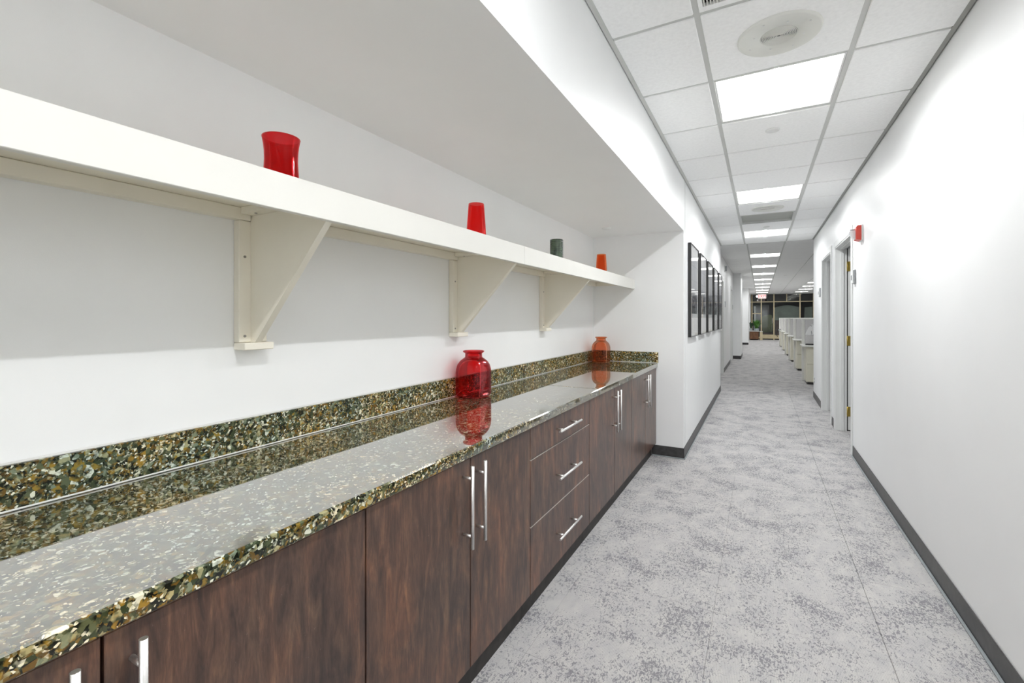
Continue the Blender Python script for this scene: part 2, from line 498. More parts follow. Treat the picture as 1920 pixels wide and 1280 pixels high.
# ------------------------------------------------------------------ corridor ceiling
ceil = struct('ceiling', M['plenum'], (-0.80, 0.90, YR, YE, 2.70, 2.76))
G = 0.012
rows = range(-12, 11)
VENTS = {-1, 7}
LIGHTS = {-11, -7, -3, 1, 5, 9}
cols = [(XL + 0.020, R1), (R1, R2), (R2, XR - 0.020)]
meshes = {}
for ci, (xa, xb) in enumerate(cols):
    x0, x1 = (xa + (G if ci else 0.006)), (xb - (G if ci < 2 else 0.006))
    me = MB().bbox(x0, x1, -TT/2 + G, TT/2 - G, ZC - 0.006, ZC + 0.014, b=0.003).mesh('ceiling_tile')
    for k in rows:
        if ci == 1 and (k in LIGHTS or k in VENTS): continue
        link('ceiling_tile', me, M['tile'], ceil, (0, Y0 + TT*(k + 0.5), 0))
ztee = ZC + 0.001
for x in (R1, R2):
    MB().box(x - G, x + G, YR, YE - 0.01, ztee, ztee + 0.03).build('main_runner', M['tee'], ceil)
for ci, (xa, xb) in enumerate(cols):
    me = MB().box(xa + (G if ci else 0), xb - (G if ci < 2 else 0), -G, G, ztee + 0.0006, ztee + 0.028).mesh('cross_tee')
    for k in range(-12, 12):
        link('cross_tee', me, M['tee'], ceil, (0, Y0 + TT*k, 0))
struct('trim_ceiling_left', M['tee'], (XL + 0.004, XL + 0.026, YR, YE, ZC - 0.004, ZC + 0.02))
struct('trim_ceiling_right', M['tee_dark'], (XR - 0.027, XR - 0.006, YR, YE, ZC - 0.004, ZC + 0.02))
struct('trim_ceiling_step', M['tee'], (XO, XR, YE - 0.012, YE + 0.012, ZC - 0.006, 2.80))

# ------------------------------------------------------------------ open office ceiling
ceilo = struct('ceiling_office', M['plenum'], (-0.90, 6.3, YE, YF + 4.0, 2.82, 2.88))
OC = [-0.745, -0.215, 0.395, 1.005, 1.615, 2.225]
LROW = [11.5 + 2.44*i for i in range(8)]
nrow = 35
lk = {4 + 4*i for i in range(8)}
for ci in range(5):
    x0, x1 = OC[ci] + (G if ci else 0.003), OC[ci+1] - G
    me = MB().bbox(x0, x1, -TT/2 + 0.004, TT/2 - 0.004, ZO - 0.004, ZO + 0.014, b=0.002).mesh('ceiling_tile')
    for j in range(nrow):
        if ci in (1, 4) and j in lk: continue
        yc = YE + TT*(j + 0.5)
        link('ceiling_tile', me, M['tile'], ceilo, (0, yc, 0))
for x in OC[1:]:
    MB().box(x - G, x + G, YE + 0.012, YF - 0.05, ZO + 0.001, ZO + 0.03).build('main_runner', M['tee'], ceilo)
struct('ceiling_office_side', M['tile'], (2.237, 6.2, YE + 0.06, YF, ZO - 0.004, ZO + 0.02))
struct('trim_office_end', M['trim_white'], (-0.75, 6.2, YF - 0.06, YF + 0.06, ZO - 0.03, 2.85))

# ------------------------------------------------------------------ ceiling lights
def make_light():
    parts = []
    hw = 0.2855
    fr = MB()
    z0, z1 = 0.0, 0.010
    for a in ((-hw - 0.004, hw + 0.004, -hw - 0.004, -hw + 0.004), (-hw - 0.004, hw + 0.004, hw - 0.004, hw + 0.004),
              (-hw - 0.004, -hw + 0.004, -hw, hw), (hw - 0.004, hw + 0.004, -hw, hw)):
        fr.box(a[0], a[1], a[2], a[3], z0, z1)
    parts.append(('frame', fr.mesh('frame'), M['trim_white']))
    n = 18; arc = []
    for i in range(n + 1):
        t = math.pi * i / n
        arc.append((-hw*math.cos(t), 0.006 + 0.085*math.sin(t)))
    rf = MB()
    vsx = [(x, -hw, z) for x, z in arc] + [(x, hw, z) for x, z in arc]
    m = n + 1
    rf.add(vsx, [(i, i+1, m+i+1, m+i) for i in range(n)], True)
    rf.add([(x, -hw, z) for x, z in arc], [tuple(range(m))]); rf.add([(x, hw, z) for x, z in arc], [tuple(range(m))])
    parts.append(('reflector', rf.mesh('reflector'), M['reflector']))
    lp = MB().add([(-0.014, -0.262, 0.017), (0.014, -0.262, 0.017), (0.014, 0.262, 0.017), (-0.014, 0.262, 0.017)], [(0, 3, 2, 1)])
    parts.append(('lamp', lp.mesh('lamp'), M['lamp']))
    ch = MB()  # added dark baffle, trims lamp light thrown high on the walls
    for sx in (-1, 1): ch.box(min(sx*0.0155, sx*0.0165), max(sx*0.0155, sx*0.0165), -0.264, 0.264, 0.0116, 0.0176)
    ch.box(-0.0165, 0.0165, -0.264, 0.264, 0.0176, 0.019)
    parts.append(('added_baffle', ch.mesh('added_baffle'), M['dark']))
    cv = MB()  # added glowing skin that hides the dark baffle
    for sx in (-1, 1): cv.box(min(sx*0.0166, sx*0.0180), max(sx*0.0166, sx*0.0180), -0.266, 0.266, 0.0116, 0.0200)
    cv.box(-0.0180, 0.0180, -0.266, 0.266, 0.0200, 0.0215)
    parts.append(('added_baffle_skin', cv.mesh('added_baffle_skin'), M['reflector']))
    return parts
LP = make_light()
ORD = ['first', 'second', 'third', 'fourth', 'fifth', 'sixth', 'seventh', 'eighth', 'ninth', 'tenth', 'eleventh', 'twelfth']
lamp_me2 = None
def place_light(x, y, z, label, group):
    global lamp_me2
    e = empty('ceiling_light', (x, y, z), label, 'ceiling light', group)
    for nm, me, mt in LP:
        if nm == 'lamp' and z > ZC + 0.05:
            if lamp_me2 is None:
                lamp_me2 = me.copy(); lamp_me2.materials.clear(); lamp_me2.materials.append(M['lamp_office'])
            me = lamp_me2
        link(nm, me, mt, e)
XLT = (R1 + R2) / 2
lab = {-11: 'lit square ceiling light far behind the viewpoint at the rear corridor end',
       -7: 'lit square ceiling light behind the viewpoint, second from the rear',
       -3: 'lit square ceiling light directly over the viewpoint beside the cabinets',
       1: 'largest bright square ceiling light, just past the big round speaker',
       5: 'bright square ceiling light just before the second round speaker',
       9: 'last bright ceiling light before the ceiling step at the corridor end'}
for k in sorted(LIGHTS):
    place_light(XLT, Y0 + TT*(k + 0.5), ZC, lab[k], 'square lights in the corridor ceiling')
for i, y in enumerate(LROW):
    place_light((OC[1] + OC[2])/2, y, ZO, '%s bright light past the ceiling step in the long centre row' % ORD[i], 'square lights in the office ceiling, centre row')
for i, y in enumerate(LROW):
    if i < 3: continue
    place_light((OC[4] + OC[5])/2, y, ZO, '%s bright office ceiling light in the short row above the cubicles' % ORD[i-3], 'square lights above the cubicles')
# plain tiles where the second row has no lamp built
me = MB().bbox(OC[4] + G, OC[5] - G, -TT/2 + 0.004, TT/2 - 0.004, ZO - 0.004, ZO + 0.014, b=0.002).mesh('ceiling_tile')
for j in (4, 8, 12): link('ceiling_tile', me, M['tile'], ceilo, (0, YE + TT*(j + 0.5), 0))
# ------------------------------------------------------------------ things in the ceiling
def speaker(y, z, label, n_ring=11):
    e = empty('ceiling_speaker', (XLT, y, z), label, 'speaker', 'round ceiling speakers')
    MB().lathe([(0.0, -0.001), (0.072, -0.001), (0.0725, -0.001), (0.0726, -0.006), (0.150, -0.006), (0.157, -0.009), (0.163, -0.007), (0.165, 0.0)], 48).build('baffle', M['speaker'], e)
    MB().lathe([(0.0005, -0.0015), (0.0715, -0.0015)], 32).build('cone_cloth', M['grey_plate'], e)
    g = MB()
    for i in range(n_ring):
        r = 0.008 + i * 0.006
        g.lathe([(r, -0.004), (r + 0.0006, -0.0075), (r + 0.0028, -0.0075), (r + 0.0034, -0.004)], 32)
    g.build('grille', M['vent'], e)
    for i in range(8):
        a = math.pi/4 * i + 0.3
        r = 0.128 if i % 2 else 0.100
        MB().cyl((r*math.cos(a), r*math.sin(a), -0.0085), (r*math.cos(a), r*math.sin(a), -0.005), 0.004, 8).build('screw', M['white_plastic'], e)
speaker(Y0 + TT*0.5, ZC - 0.006, 'large round ceiling speaker before the nearest bright light')
speaker(Y0 + TT*6.5, ZC - 0.006, 'round ceiling speaker between the second bright light and the grey vent')
speaker(YE + TT*1.0, ZO - 0.004, 'round ceiling speaker just past the ceiling step')

def disc(x, y, z, r, label):
    return tag(MB().lathe([(0.0, -0.010), (r*0.8, -0.010), (r*0.92, -0.008), (r, -0.004), (r, 0.0)], 28).build('sprinkler_cover', M['white_plastic'], None, (x, y, z)),
               label, 'sprinkler', 'round sprinkler covers')
disc(XLT, Y0 + TT*2.42, ZC - 0.006, 0.042, 'small round sprinkler cover past the nearest bright ceiling light')
disc(XLT, Y0 + TT*8.5, ZC - 0.006, 0.042, 'small round sprinkler cover between the grey vent and third bright light')
disc(-1.19, 3.93, ZS, 0.042, 'small round sprinkler cover under the niche soffit')
disc(0.72, 17.2, ZO - 0.004, 0.05, 'small round sprinkler cover in the office ceiling, nearer one')
disc(0.72, 21.5, ZO - 0.004, 0.05, 'small round sprinkler cover in the office ceiling, farther one')

ya = Y0 - TT
v1 = empty('ceiling_vent', (XLT, Y0 - TT/2, ZC), 'slotted white air grille at the top edge of the picture', 'vent')
MB().box(-0.29, 0.29, -0.29, 0.29, 0.02, 0.024).build('backing', M['dark'], v1)
fr = MB()
for a in ((-0.292, 0.292, -0.292, -0.262), (-0.292, 0.292, 0.262, 0.292), (-0.292, -0.276, -0.262, 0.262), (0.276, 0.292, -0.262, 0.262)):
    fr.box(*a, -0.004, 0.012)
fr.build('frame', M['tile'], v1)
fin = MB().box(-0.0022, 0.0022, -0.262, 0.262, -0.002, 0.018).mesh('slat')
for i in range(46): link('slat', fin, M['vent'], v1, (-0.27 + i*0.012, 0, 0))
v2 = empty('ceiling_vent', (XLT, Y0 + TT*7.5, ZC), 'plain grey recessed return-air panel between speaker and third bright light', 'vent')
fr = MB()
for a in ((-0.292, 0.292, -0.292, -0.28), (-0.292, 0.292, 0.28, 0.292), (-0.292, -0.28, -0.28, 0.28), (0.28, 0.292, -0.28, 0.28)):
    fr.box(*a, -0.006, 0.03)
fr.build('frame', M['tee'], v2)
MB().box(-0.28, 0.28, -0.28, 0.28, 0.022, 0.03).build('perforated_panel', plain('grey_perforated', (0.42, 0.43, 0.40), 0.7, var=0.12, nscale=220), v2)

# ------------------------------------------------------------------ countertop and cabinets
ZT = 0.860
XCF, XDF = -0.838, -0.852
ct = empty('countertop', (XB, 2.0, ZT - 0.04), 'long polished green and brown granite countertop on the dark cabinets', 'countertop')
def child(o, parent):
    o.parent = parent
    o.matrix_parent_inverse = Matrix.Translation(-Vector(parent.location))
    return o
YCUT = 2.62
child(MB().bbox(XB + 0.002, XCF, YN0 + 0.01, YCUT - 0.0006, ZT - 0.040, ZT, b=0.004).build('slab', M['granite_top']), ct)
child(MB().bbox(XB + 0.002, XCF, YCUT + 0.0006, YN1 - 0.002, ZT - 0.040, ZT, b=0.004).build('slab', M['granite_top']), ct)
bs = empty('backsplash', (XB, 2.0, ZT), 'low green and brown granite backsplash standing along the niche back wall', 'backsplash')
child(MB().bbox(XB + 0.001, XB + 0.021, YN0 + 0.01, YN1 - 0.002, ZT + 0.001, ZT + 0.101, b=0.0015).build('back_strip', M['granite']), bs)
ss = empty('side_splash', (-1.14, YN1 - 0.01, ZT), 'short granite side splash at the end wall behind the orange jar', 'backsplash')
child(MB().bbox(XB + 0.0215, XCF + 0.006, YN1 - 0.021, YN1 - 0.001, ZT + 0.001, ZT + 0.101, b=0.0015).build('side_strip', M['granite']), ss)
cb = MB()
cb.cyl((XB + 0.022, YN0 + 0.05, ZT + 0.003), (XB + 0.022, YN1 - 0.025, ZT + 0.003), 0.0025, 6)
child(cb.build('caulk_bead', M['caulk']), bs)
cb = MB().cyl((XB + 0.0055, YN0 + 0.05, ZT + 0.102), (XB + 0.0055, YN1 - 0.010, ZT + 0.102), 0.004, 6)
child(cb.build('caulk_bead', M['caulk']), bs)
cb = MB().cyl((XB + 0.027, YN1 - 0.022, ZT + 0.003), (XCF + 0.004, YN1 - 0.022, ZT + 0.003), 0.0025, 6)
child(cb.build('caulk_bead', M['caulk']), ss)
cb = MB().cyl((XB + 0.027, YN1 - 0.0055, ZT + 0.102), (XCF + 0.004, YN1 - 0.0055, ZT + 0.102), 0.004, 6)
child(cb.build('caulk_bead', M['caulk']), ss)

def handle_mesh(vertical, length, spread):
    m = MB()
    out = 0.036
    if vertical:
        m.cyl((out, 0, -length/2), (out, 0, length/2), 0.006, 16)
        for s in (-1, 1): m.cyl((0, 0, s*spread/2), (out, 0, s*spread/2), 0.0045, 12)
    else:
        m.cyl((out, -length/2, 0), (out, length/2, 0), 0.006, 16)
        for s in (-1, 1): m.cyl((0, s*spread/2, 0), (out, s*spread/2, 0), 0.0045, 12)
    return m.mesh('handle')
HV = handle_mesh(True, 0.268, 0.186)
HH = handle_mesh(False, 0.290, 0.186)
ZB, ZTOP = 0.112, 0.818
def cabinet(y0, y1, kind, ysplit, label):
    e = empty('base_cabinet', ((XB + XDF)/2, (y0 + y1)/2, 0), label, 'cabinet', 'dark wood base cabinets under the granite top')
    child(box('body', M['dark'], (XB + 0.004, XDF - 0.021, y0 + 0.0005, y1 - 0.0005, ZB - 0.004, ZTOP)), e)
    child(box('toe_kick', M['kick'], (XB + 0.03, -0.893, y0 + 0.0005, y1 - 0.0005, 0.0, ZB - 0.004)), e)
    g = 0.0022
    def front(nm, a, b, z0, z1, hy, hz, hm):
        d = MB().bbox(XDF - 0.0205, XDF, a + g, b - g, z0, z1, b=0.0012).build(nm, M['wood'])
        child(d, e)
        h = link('handle', hm, M['steel'])
        h.location = (XDF, hy, hz)
        h.parent = d
        h['label'] = 'brushed steel bar handle'
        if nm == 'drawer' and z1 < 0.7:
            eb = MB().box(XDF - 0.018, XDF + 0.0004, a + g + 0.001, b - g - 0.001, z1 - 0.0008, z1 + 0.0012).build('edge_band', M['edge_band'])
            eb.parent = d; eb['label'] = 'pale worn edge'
    if kind == 'doors':
        front('door', y0, ysplit, ZB, ZTOP - 0.004, ysplit - 0.042, 0.670, HV)
        front('door', ysplit, y1, ZB, ZTOP - 0.004, ysplit + 0.036, 0.667, HV)
    else:
        ym = y0 + (y1 - y0) * 0.485
        for a, b, hz in ((0.682, ZTOP - 0.004, 0.752), (0.398, 0.678, 0.532), (ZB, 0.394, 0.252)):
            front('drawer', y0, y1, a, b, 2.113, hz, HH)
cabinet(-1.24, -0.22, 'doors', -0.72, 'dark wood two-door cabinet behind the viewpoint, left of all the others')
cabinet(-0.22, 0.815, 'doors', 0.303, 'large dark wood two-door cabinet cut off by the lower left picture edge')
cabinet(0.815, 1.728, 'doors', 1.276, 'dark wood two-door cabinet left of the three-drawer unit')
cabinet(1.728, 2.485, 'drawers', None, 'dark wood cabinet with three drawers and horizontal bar handles')
cabinet(2.485, 3.45, 'doors', 2.99, 'dark wood two-door cabinet right of the three-drawer unit')
cabinet(3.45, 4.376, 'doors', 3.92, 'dark wood two-door cabinet at the end wall of the niche')

# ------------------------------------------------------------------ long shelf with brackets
XS = -1.050
ZS0, ZS1 = 1.553, 1.645
ZD0 = 1.6275            # underside of the thin deck behind the fascia
sh = empty('wall_shelf', (XB, 2.0, ZS0), 'long cream painted wall shelf carried on triangular brackets in the niche', 'shelf')
child(MB().bbox(XB + 0.001, XS - 0.0205, YN0 + 0.01, YN1 - 0.002, ZD0, ZS1 - 0.0005, b=0.001).build('deck', M['cream']), sh)
child(MB().bbox(XS - 0.020, XS, YN0 + 0.01, 2.0640 - 0.0007, ZS0, ZS1, b=0.0015).build('fascia_board', M['fascia']), sh)
child(MB().bbox(XS - 0.020, XS, 2.0640 + 0.0007, YN1 - 0.002, ZS0, ZS1, b=0.0015).build('fascia_board', M['fascia']), sh)
BRY = [-0.235, 0.890, 2.020, 3.150]
cuts = [YN0 + 0.01] + BRY + [YN1 - 0.002]
XCLEAT = -1.420
for i in range(len(cuts) - 1):
    a = cuts[i] + (0.030 if i else 0); b = cuts[i+1] + (-0.012 if i < len(cuts) - 2 else 0)
    child(MB().bbox(XB + 0.001, XCLEAT, a, b, 1.590, ZD0 - 0.0006, b=0.002).build('wall_cleat', M['cream']), sh)
child(MB().bbox(XCLEAT + 0.001, XS - 0.06, YN1 - 0.04, YN1 - 0.002, 1.592, ZD0 - 0.0006, b=0.002).build('end_cleat', M['cream']), sh)
for y in BRY:
    zt, zb = 1.6065, 1.205
    xw = XB + 0.030
    tip = XS - 0.0215
    web = MB().prism([(xw, zt), (tip, zt), (tip, 1.562), (xw + 0.022, zb), (xw, zb)], 'y', y - 0.009, y + 0.009).build('bracket', M['cream'])
    child(web, sh)
    def sub(o): o.parent = web; return o
    sub(MB().bbox(XB + 0.001, xw - 0.0005, y - 0.046, y + 0.046, 1.2055, 1.589, b=0.002).build('wall_plate', M['cream']))
    sub(MB().bbox(XCLEAT + 0.002, tip + 0.0, y - 0.046, y + 0.046, zt + 0.0005, ZD0 - 0.0006, b=0.001).build('top_plate', M['cream']))
    sub(MB().bbox(XB + 0.001, xw + 0.030, y - 0.046, y + 0.050, 1.182, 1.2045, b=0.002).build('foot_block', M['cream']))
    # edge strip along the sloping edge
    ed = MB().prism([(tip - 0.0005, 1.558), (tip - 0.0005, 1.565), (xw + 0.020, zb + 0.0005), (xw + 0.026, zb + 0.0005)], 'y', y - 0.0105, y + 0.0105)
    sub(ed.build('edge_strip', M['cream']))
    for yy, zz in ((y - 0.028, 1.475), (y - 0.028, 1.225), (y + 0.030, 1.225)):
        sub(MB().cyl((xw - 0.001, yy, zz), (xw + 0.0015, yy, zz), 0.0042, 10).build('screw', M['screw']))
    sub(MB().cyl((XCLEAT + 0.05, y - 0.028, zt - 0.0012), (XCLEAT + 0.05, y - 0.028, zt + 0.001), 0.0042, 10).build('screw', M['screw']))

# ------------------------------------------------------------------ glassware
def double(prof_out, wall=0.0035, floor_t=0.006):
    inner = [(max(r - wall, 0.0005), z) for r, z in prof_out if z > prof_out[0][1] + floor_t]
    inner = list(reversed(inner))
    return [(0.0005, prof_out[0][1])] + prof_out + inner + [(inner[-1][0], prof_out[0][1] + floor_t), (0.0005, prof_out[0][1] + floor_t)]
XV = -1.140
prof = [(0.0455, 0.0), (0.0445, 0.012), (0.0425, 0.040), (0.0415, 0.062), (0.0420, 0.085), (0.0440, 0.104), (0.0468, 0.119), (0.0478, 0.123)]
tag(MB().lathe(double(prof, 0.003), 44).build('vase', M['glass_ruby'], None, (XV, 0.788, ZS1 + 0.0005)),
    'short flared deep red glass vase on the left of the shelf', 'vase', 'glass vases on the shelf')
prof = [(0.0455, 0.0), (0.0450, 0.02), (0.0405, 0.085), (0.0365, 0.140), (0.0352, 0.156)]
tag(MB().lathe(double(prof, 0.003), 44).build('vase', M['glass_tall_red'], None, (XV, 1.755, ZS1 + 0.0005)),
    'tall bright red glass vase tapering upwards on the middle of the shelf', 'vase', 'glass vases on the shelf')
prof = [(0.0415, 0.0), (0.0425, 0.004)] + [(0.0425 + 0.0006*((i % 2)*2 - 1), 0.006 + i*0.0062) for i in range(20)] + [(0.0420, 0.132)]
tag(MB().lathe(double(prof, 0.004), 44).build('vase', M['glass_green'], None, (XV, 2.690, ZS1 + 0.0005)),
    'dark green ribbed cylindrical glass vase on the shelf', 'vase', 'glass vases on the shelf')
prof = [(0.0450, 0.0), (0.0445, 0.02), (0.0410, 0.085), (0.0370, 0.138), (0.0360, 0.152)]
tag(MB().lathe(double(prof, 0.003), 44).build('vase', M['glass_amber'], None, (XV, 3.625, ZS1 + 0.0005)),
    'orange glass vase tapering upwards on the far end of the shelf', 'vase', 'glass vases on the shelf')

def jar(x, y, mat, label, s=1.0):
    prof = [(0.060, 0.0, 5), (0.072, 0.004, 5), (0.078, 0.012, 5), (0.079, 0.06, 5), (0.079, 0.130, 5), (0.078, 0.150, 4.6),
            (0.074, 0.172, 4.0), (0.066, 0.190, 3.2), (0.055, 0.203, 2.5), (0.048, 0.209, 2.1), (0.046, 0.214, 2), (0.0455, 0.230, 2),
            (0.048, 0.234, 2), (0.056, 0.238, 2), (0.0575, 0.242, 2), (0.056, 0.246, 2)]
    o = [(r, z) for r, z, e in prof]; ex = [e for r, z, e in prof]
    wall = 0.0035; ft = 0.007
    inn = [(r - wall, z, e) for r, z, e in prof if z > ft]; inn.reverse()
    full = [(0.0005, 0.0, 2)] + prof + inn + [(inn[-1][0] - 0.004, ft, 5), (0.0005, ft, 2)]
    m = MB().lathe([(r*s, z*s) for r, z, e in full], 56, sq=[e for r, z, e in full])
    tag(m.build('glass_jar', mat, None, (x, y, ZT + 0.0005)), label, 'jar', 'square glass jars on the counter')
jar(-1.352, 2.055, M['glass_red'], 'square-shouldered red glass jar on the middle of the countertop', 1.0)
jar(-1.318, 4.180, M['glass_orange'], 'square-shouldered orange glass jar in the far corner of the countertop', 0.98)

# ------------------------------------------------------------------ doors in the right wall
def door_frame(name, d, side, xw, thick, zt, leaf, leaf_angle=0.0):
    """side=+1: wall lies at x>xw (right wall); casing faces the corridor"""
    a, b = d
    s = side
    cw, ctk = 0.062, 0.010
    def bx_(x0, x1, *r):
        return (min(x0, x1), max(x0, x1), *r)
    m = MB()
    jx0, jx1 = xw - s*0.004, xw + s*(thick + 0.004)
    m.box(*bx_(jx0, jx1, a, a + 0.018, 0, zt)); m.box(*bx_(jx0, jx1, b - 0.018, b, 0, zt)); m.box(*bx_(jx0, jx1, a + 0.018, b - 0.018, zt - 0.018, zt))
    o = m.build(name, M['trim_white']); o['kind'] = 'structure'
    def part(nm, mbx, mat):
        p = mbx.build(nm, mat); p.parent = o; return p
    for nm, y0, y1, z0, z1 in (('casing', a - cw, a + 0.006, 0, zt + cw), ('casing', b - 0.006, b + cw, 0, zt + cw), ('casing', a + 0.006, b - 0.006, zt - 0.006, zt + cw)):
        part(nm, MB().bbox(*bx_(xw - s*ctk, xw - s*0.0005, y0, y1, z0, z1), b=0.003), M['trim_white'])
    st = MB()
    x0, x1 = xw + s*0.045, xw + s*0.075
    st.box(*bx_(x0, x1, b - 0.030, b - 0.018, 0, zt - 0.018)); st.box(*bx_(x0, x1, a + 0.018, a + 0.030, 0, zt - 0.018)); st.box(*bx_(x0, x1, a + 0.03, b - 0.03, zt - 0.030, zt - 0.018))
    part('door_stop', st, M['trim_white'])
    if leaf == 'open':
        xg = xw + s*(thick + 0.0045)
        part('gap_shade', MB().box(*bx_(xg, xg + s*0.009, b - 0.019, b - 0.002, 0.0, zt - 0.02)), M['dark'])  # dark strip painting the shade in the gap between jamb and leaf
        w_ = b - a - 0.042
        xs = xw + s*(thick + 0.014)
        lf = part('door_leaf', MB().bbox(*bx_(xs, xs + s*w_, b - 0.020, b + 0.022, 0.012, zt - 0.022), b=0.002), M['doorp'])
        for hz in (0.22, 1.02, 1.86):
            h = MB().box(*bx_(xs - s*0.0105, xs + s*0.030, b - 0.0225, b - 0.0205, hz - 0.055, hz + 0.055))
            h.cyl((xs - s*0.006, b - 0.026, hz - 0.055), (xs - s*0.006, b - 0.026, hz + 0.055), 0.006, 8)
            hh = h.build('hinge', M['brass']); hh.parent = lf
    elif leaf == 'closed':
        xs = xw + s*0.076
        lf = part('door_leaf', MB().bbox(*bx_(xs, xs + s*0.042, a + 0.020, b - 0.020, 0.012, zt - 0.020), b=0.002), M['doorp'])
        k = MB().cyl((xs, b - 0.09, 1.0), (xs - s*0.05, b - 0.09, 1.0), 0.010, 10)
        k.cyl((xs - s*0.045, b - 0.09, 1.0), (xs - s*0.045, b - 0.20, 1.0), 0.008, 10)
        kk = k.build('lever_handle', M['steel']); kk.parent = lf
    return o
door_frame('door_1', D1, 1, XR, WT, ZD, 'open')
door_frame('door_2', D2, 1, XR, WT, ZD, 'open')
door_frame('door_3', D3, -1, XO, 0.12, 2.11, 'closed')
door_frame('door_4', D4, -1, XO, 0.12, 2.11, 'closed')

# fire alarm strobe
fa = empty('fire_alarm', (XR, 4.83, 2.0), 'red fire alarm strobe with clear lens high on the right wall', 'alarm')
MB().bbox(-0.010, -0.0005, -0.066, 0.066, -0.068, 0.066, b=0.003).build('back_plate', M['white_plastic'], fa)
MB().prism([(-0.010, -0.064), (-0.046, -0.056), (-0.046, 0.046), (-0.036, 0.060), (-0.010, 0.062)], 'y', -0.058, 0.058).build('housing', M['red_plastic'], fa)
MB().prism([(-0.046, -0.050), (-0.062, -0.046), (-0.088, 0.006), (-0.084, 0.022), (-0.046, 0.026)], 'y', -0.026, 0.030).build('strobe_lens', M['clear'], fa)
MB().cyl((-0.046, 0.02, 0.036), (-0.078, 0.02, 0.036), 0.005, 8).build('test_pin', M['grey_plate'], fa)

def wall_box(name, y, z, w_, h, label, cat):
    e = empty(name, (XR, y, z), label, cat)
    MB().bbox(-0.018, -0.0005, -w_/2 - 0.004, w_/2 + 0.004, -h/2 - 0.004, h/2 + 0.004, b=0.003).build('back_box', M['grey_plate'], e)
    MB().bbox(-0.026, -0.018, -w_/2, w_/2, -h/2, h/2, b=0.003).build('cover', M['white_plastic'], e)
    MB().bbox(-0.030, -0.026, -w_*0.18, w_*0.18, -h*0.25, h*0.12, b=0.001).build('slider', M['grey_plate'], e)
wall_box('thermostat', 5.13, 1.652, 0.085, 0.118, 'white box thermostat with dark rim beside the nearer doorway', 'thermostat')
wall_box('thermostat', 7.83, 1.640, 0.085, 0.118, 'small white box thermostat beyond the farther doorway', 'thermostat')
ou = empty('wall_outlet', (XR, 8.62, 0.29), 'white power outlet low on the right wall near its end', 'outlet')
MB().bbox(-0.006, -0.0005, -0.038, 0.038, -0.06, 0.06, b=0.002).build('cover_plate', M['white_plastic'], ou)
for s in (-1, 1): MB().bbox(-0.009, -0.006, -0.017, 0.017, s*0.025 - 0.014, s*0.025 + 0.014, b=0.002).build('socket', M['grey_plate'], ou)

hs = empty('horn_strobe', (XO, 11.9, 2.44), 'small grey alarm box high on the office wall past the pictures', 'alarm')
MB().bbox(0.0005, 0.012, -0.06, 0.06, -0.07, 0.07, b=0.003).build('back_plate', M['white_plastic'], hs)
MB().bbox(0.012, 0.055, -0.05, 0.05, -0.06, 0.055, b=0.006).build('housing', M['grey_plate'], hs)
for i, y in enumerate((12.05, 15.45)):
    so = empty('door_sign', (XO, y, 1.60), ['small dark door sign beside the first office door', 'small dark door sign beside the second office door'][i], 'sign')
    MB().bbox(0.0005, 0.008, -0.07, 0.07, -0.07, 0.07, b=0.002).build('plate', M['grey_plate'], so)

# ------------------------------------------------------------------ framed prints
pl = ['framed black-and-white print nearest the shelf niche', 'second framed print from the shelf niche', 'middle one of the five framed prints',
      'fourth framed print from the shelf niche', 'framed print farthest from the shelf niche, at the wall end']
for i, (a, b) in enumerate(((4.665, 5.290), (5.495, 6.130), (6.320, 6.970), (7.200, 7.840), (8.070, 8.700))):
    wv = b - a; h = 0.912
    e = empty('framed_print', (XL, (a + b)/2, 1.548), pl[i], 'picture', 'five framed prints on the corridor wall')
    d = 0.030
    for nm, y0, y1, z0, z1 in (('frame_rail', -wv/2, wv/2, h/2 - 0.007, h/2), ('frame_rail', -wv/2, wv/2, -h/2, -h/2 + 0.007),
                               ('frame_stile', -wv/2, -wv/2 + 0.007, -h/2 + 0.007, h/2 - 0.007), ('frame_stile', wv/2 - 0.007, wv/2, -h/2 + 0.007, h/2 - 0.007)):
        MB().bbox(0.001, d, y0, y1, z0, z1, b=0.001).build(nm, M['black_frame'], e)
    MB().box(0.002, 0.020, -wv/2 + 0.007, wv/2 - 0.007, -h/2 + 0.007, h/2 - 0.007).build('mat_board', M['mat_board'], e)
    MB().box(0.020, 0.0215, -wv/2 + 0.11, wv/2 - 0.09, -0.225, 0.325).build('print', print_mat(i + 1), e)
    MB().box(0.0250, 0.0265, -wv/2 + 0.007, wv/2 - 0.007, -h/2 + 0.007, h/2 - 0.007).build('glass', M['frame_glass'], e)

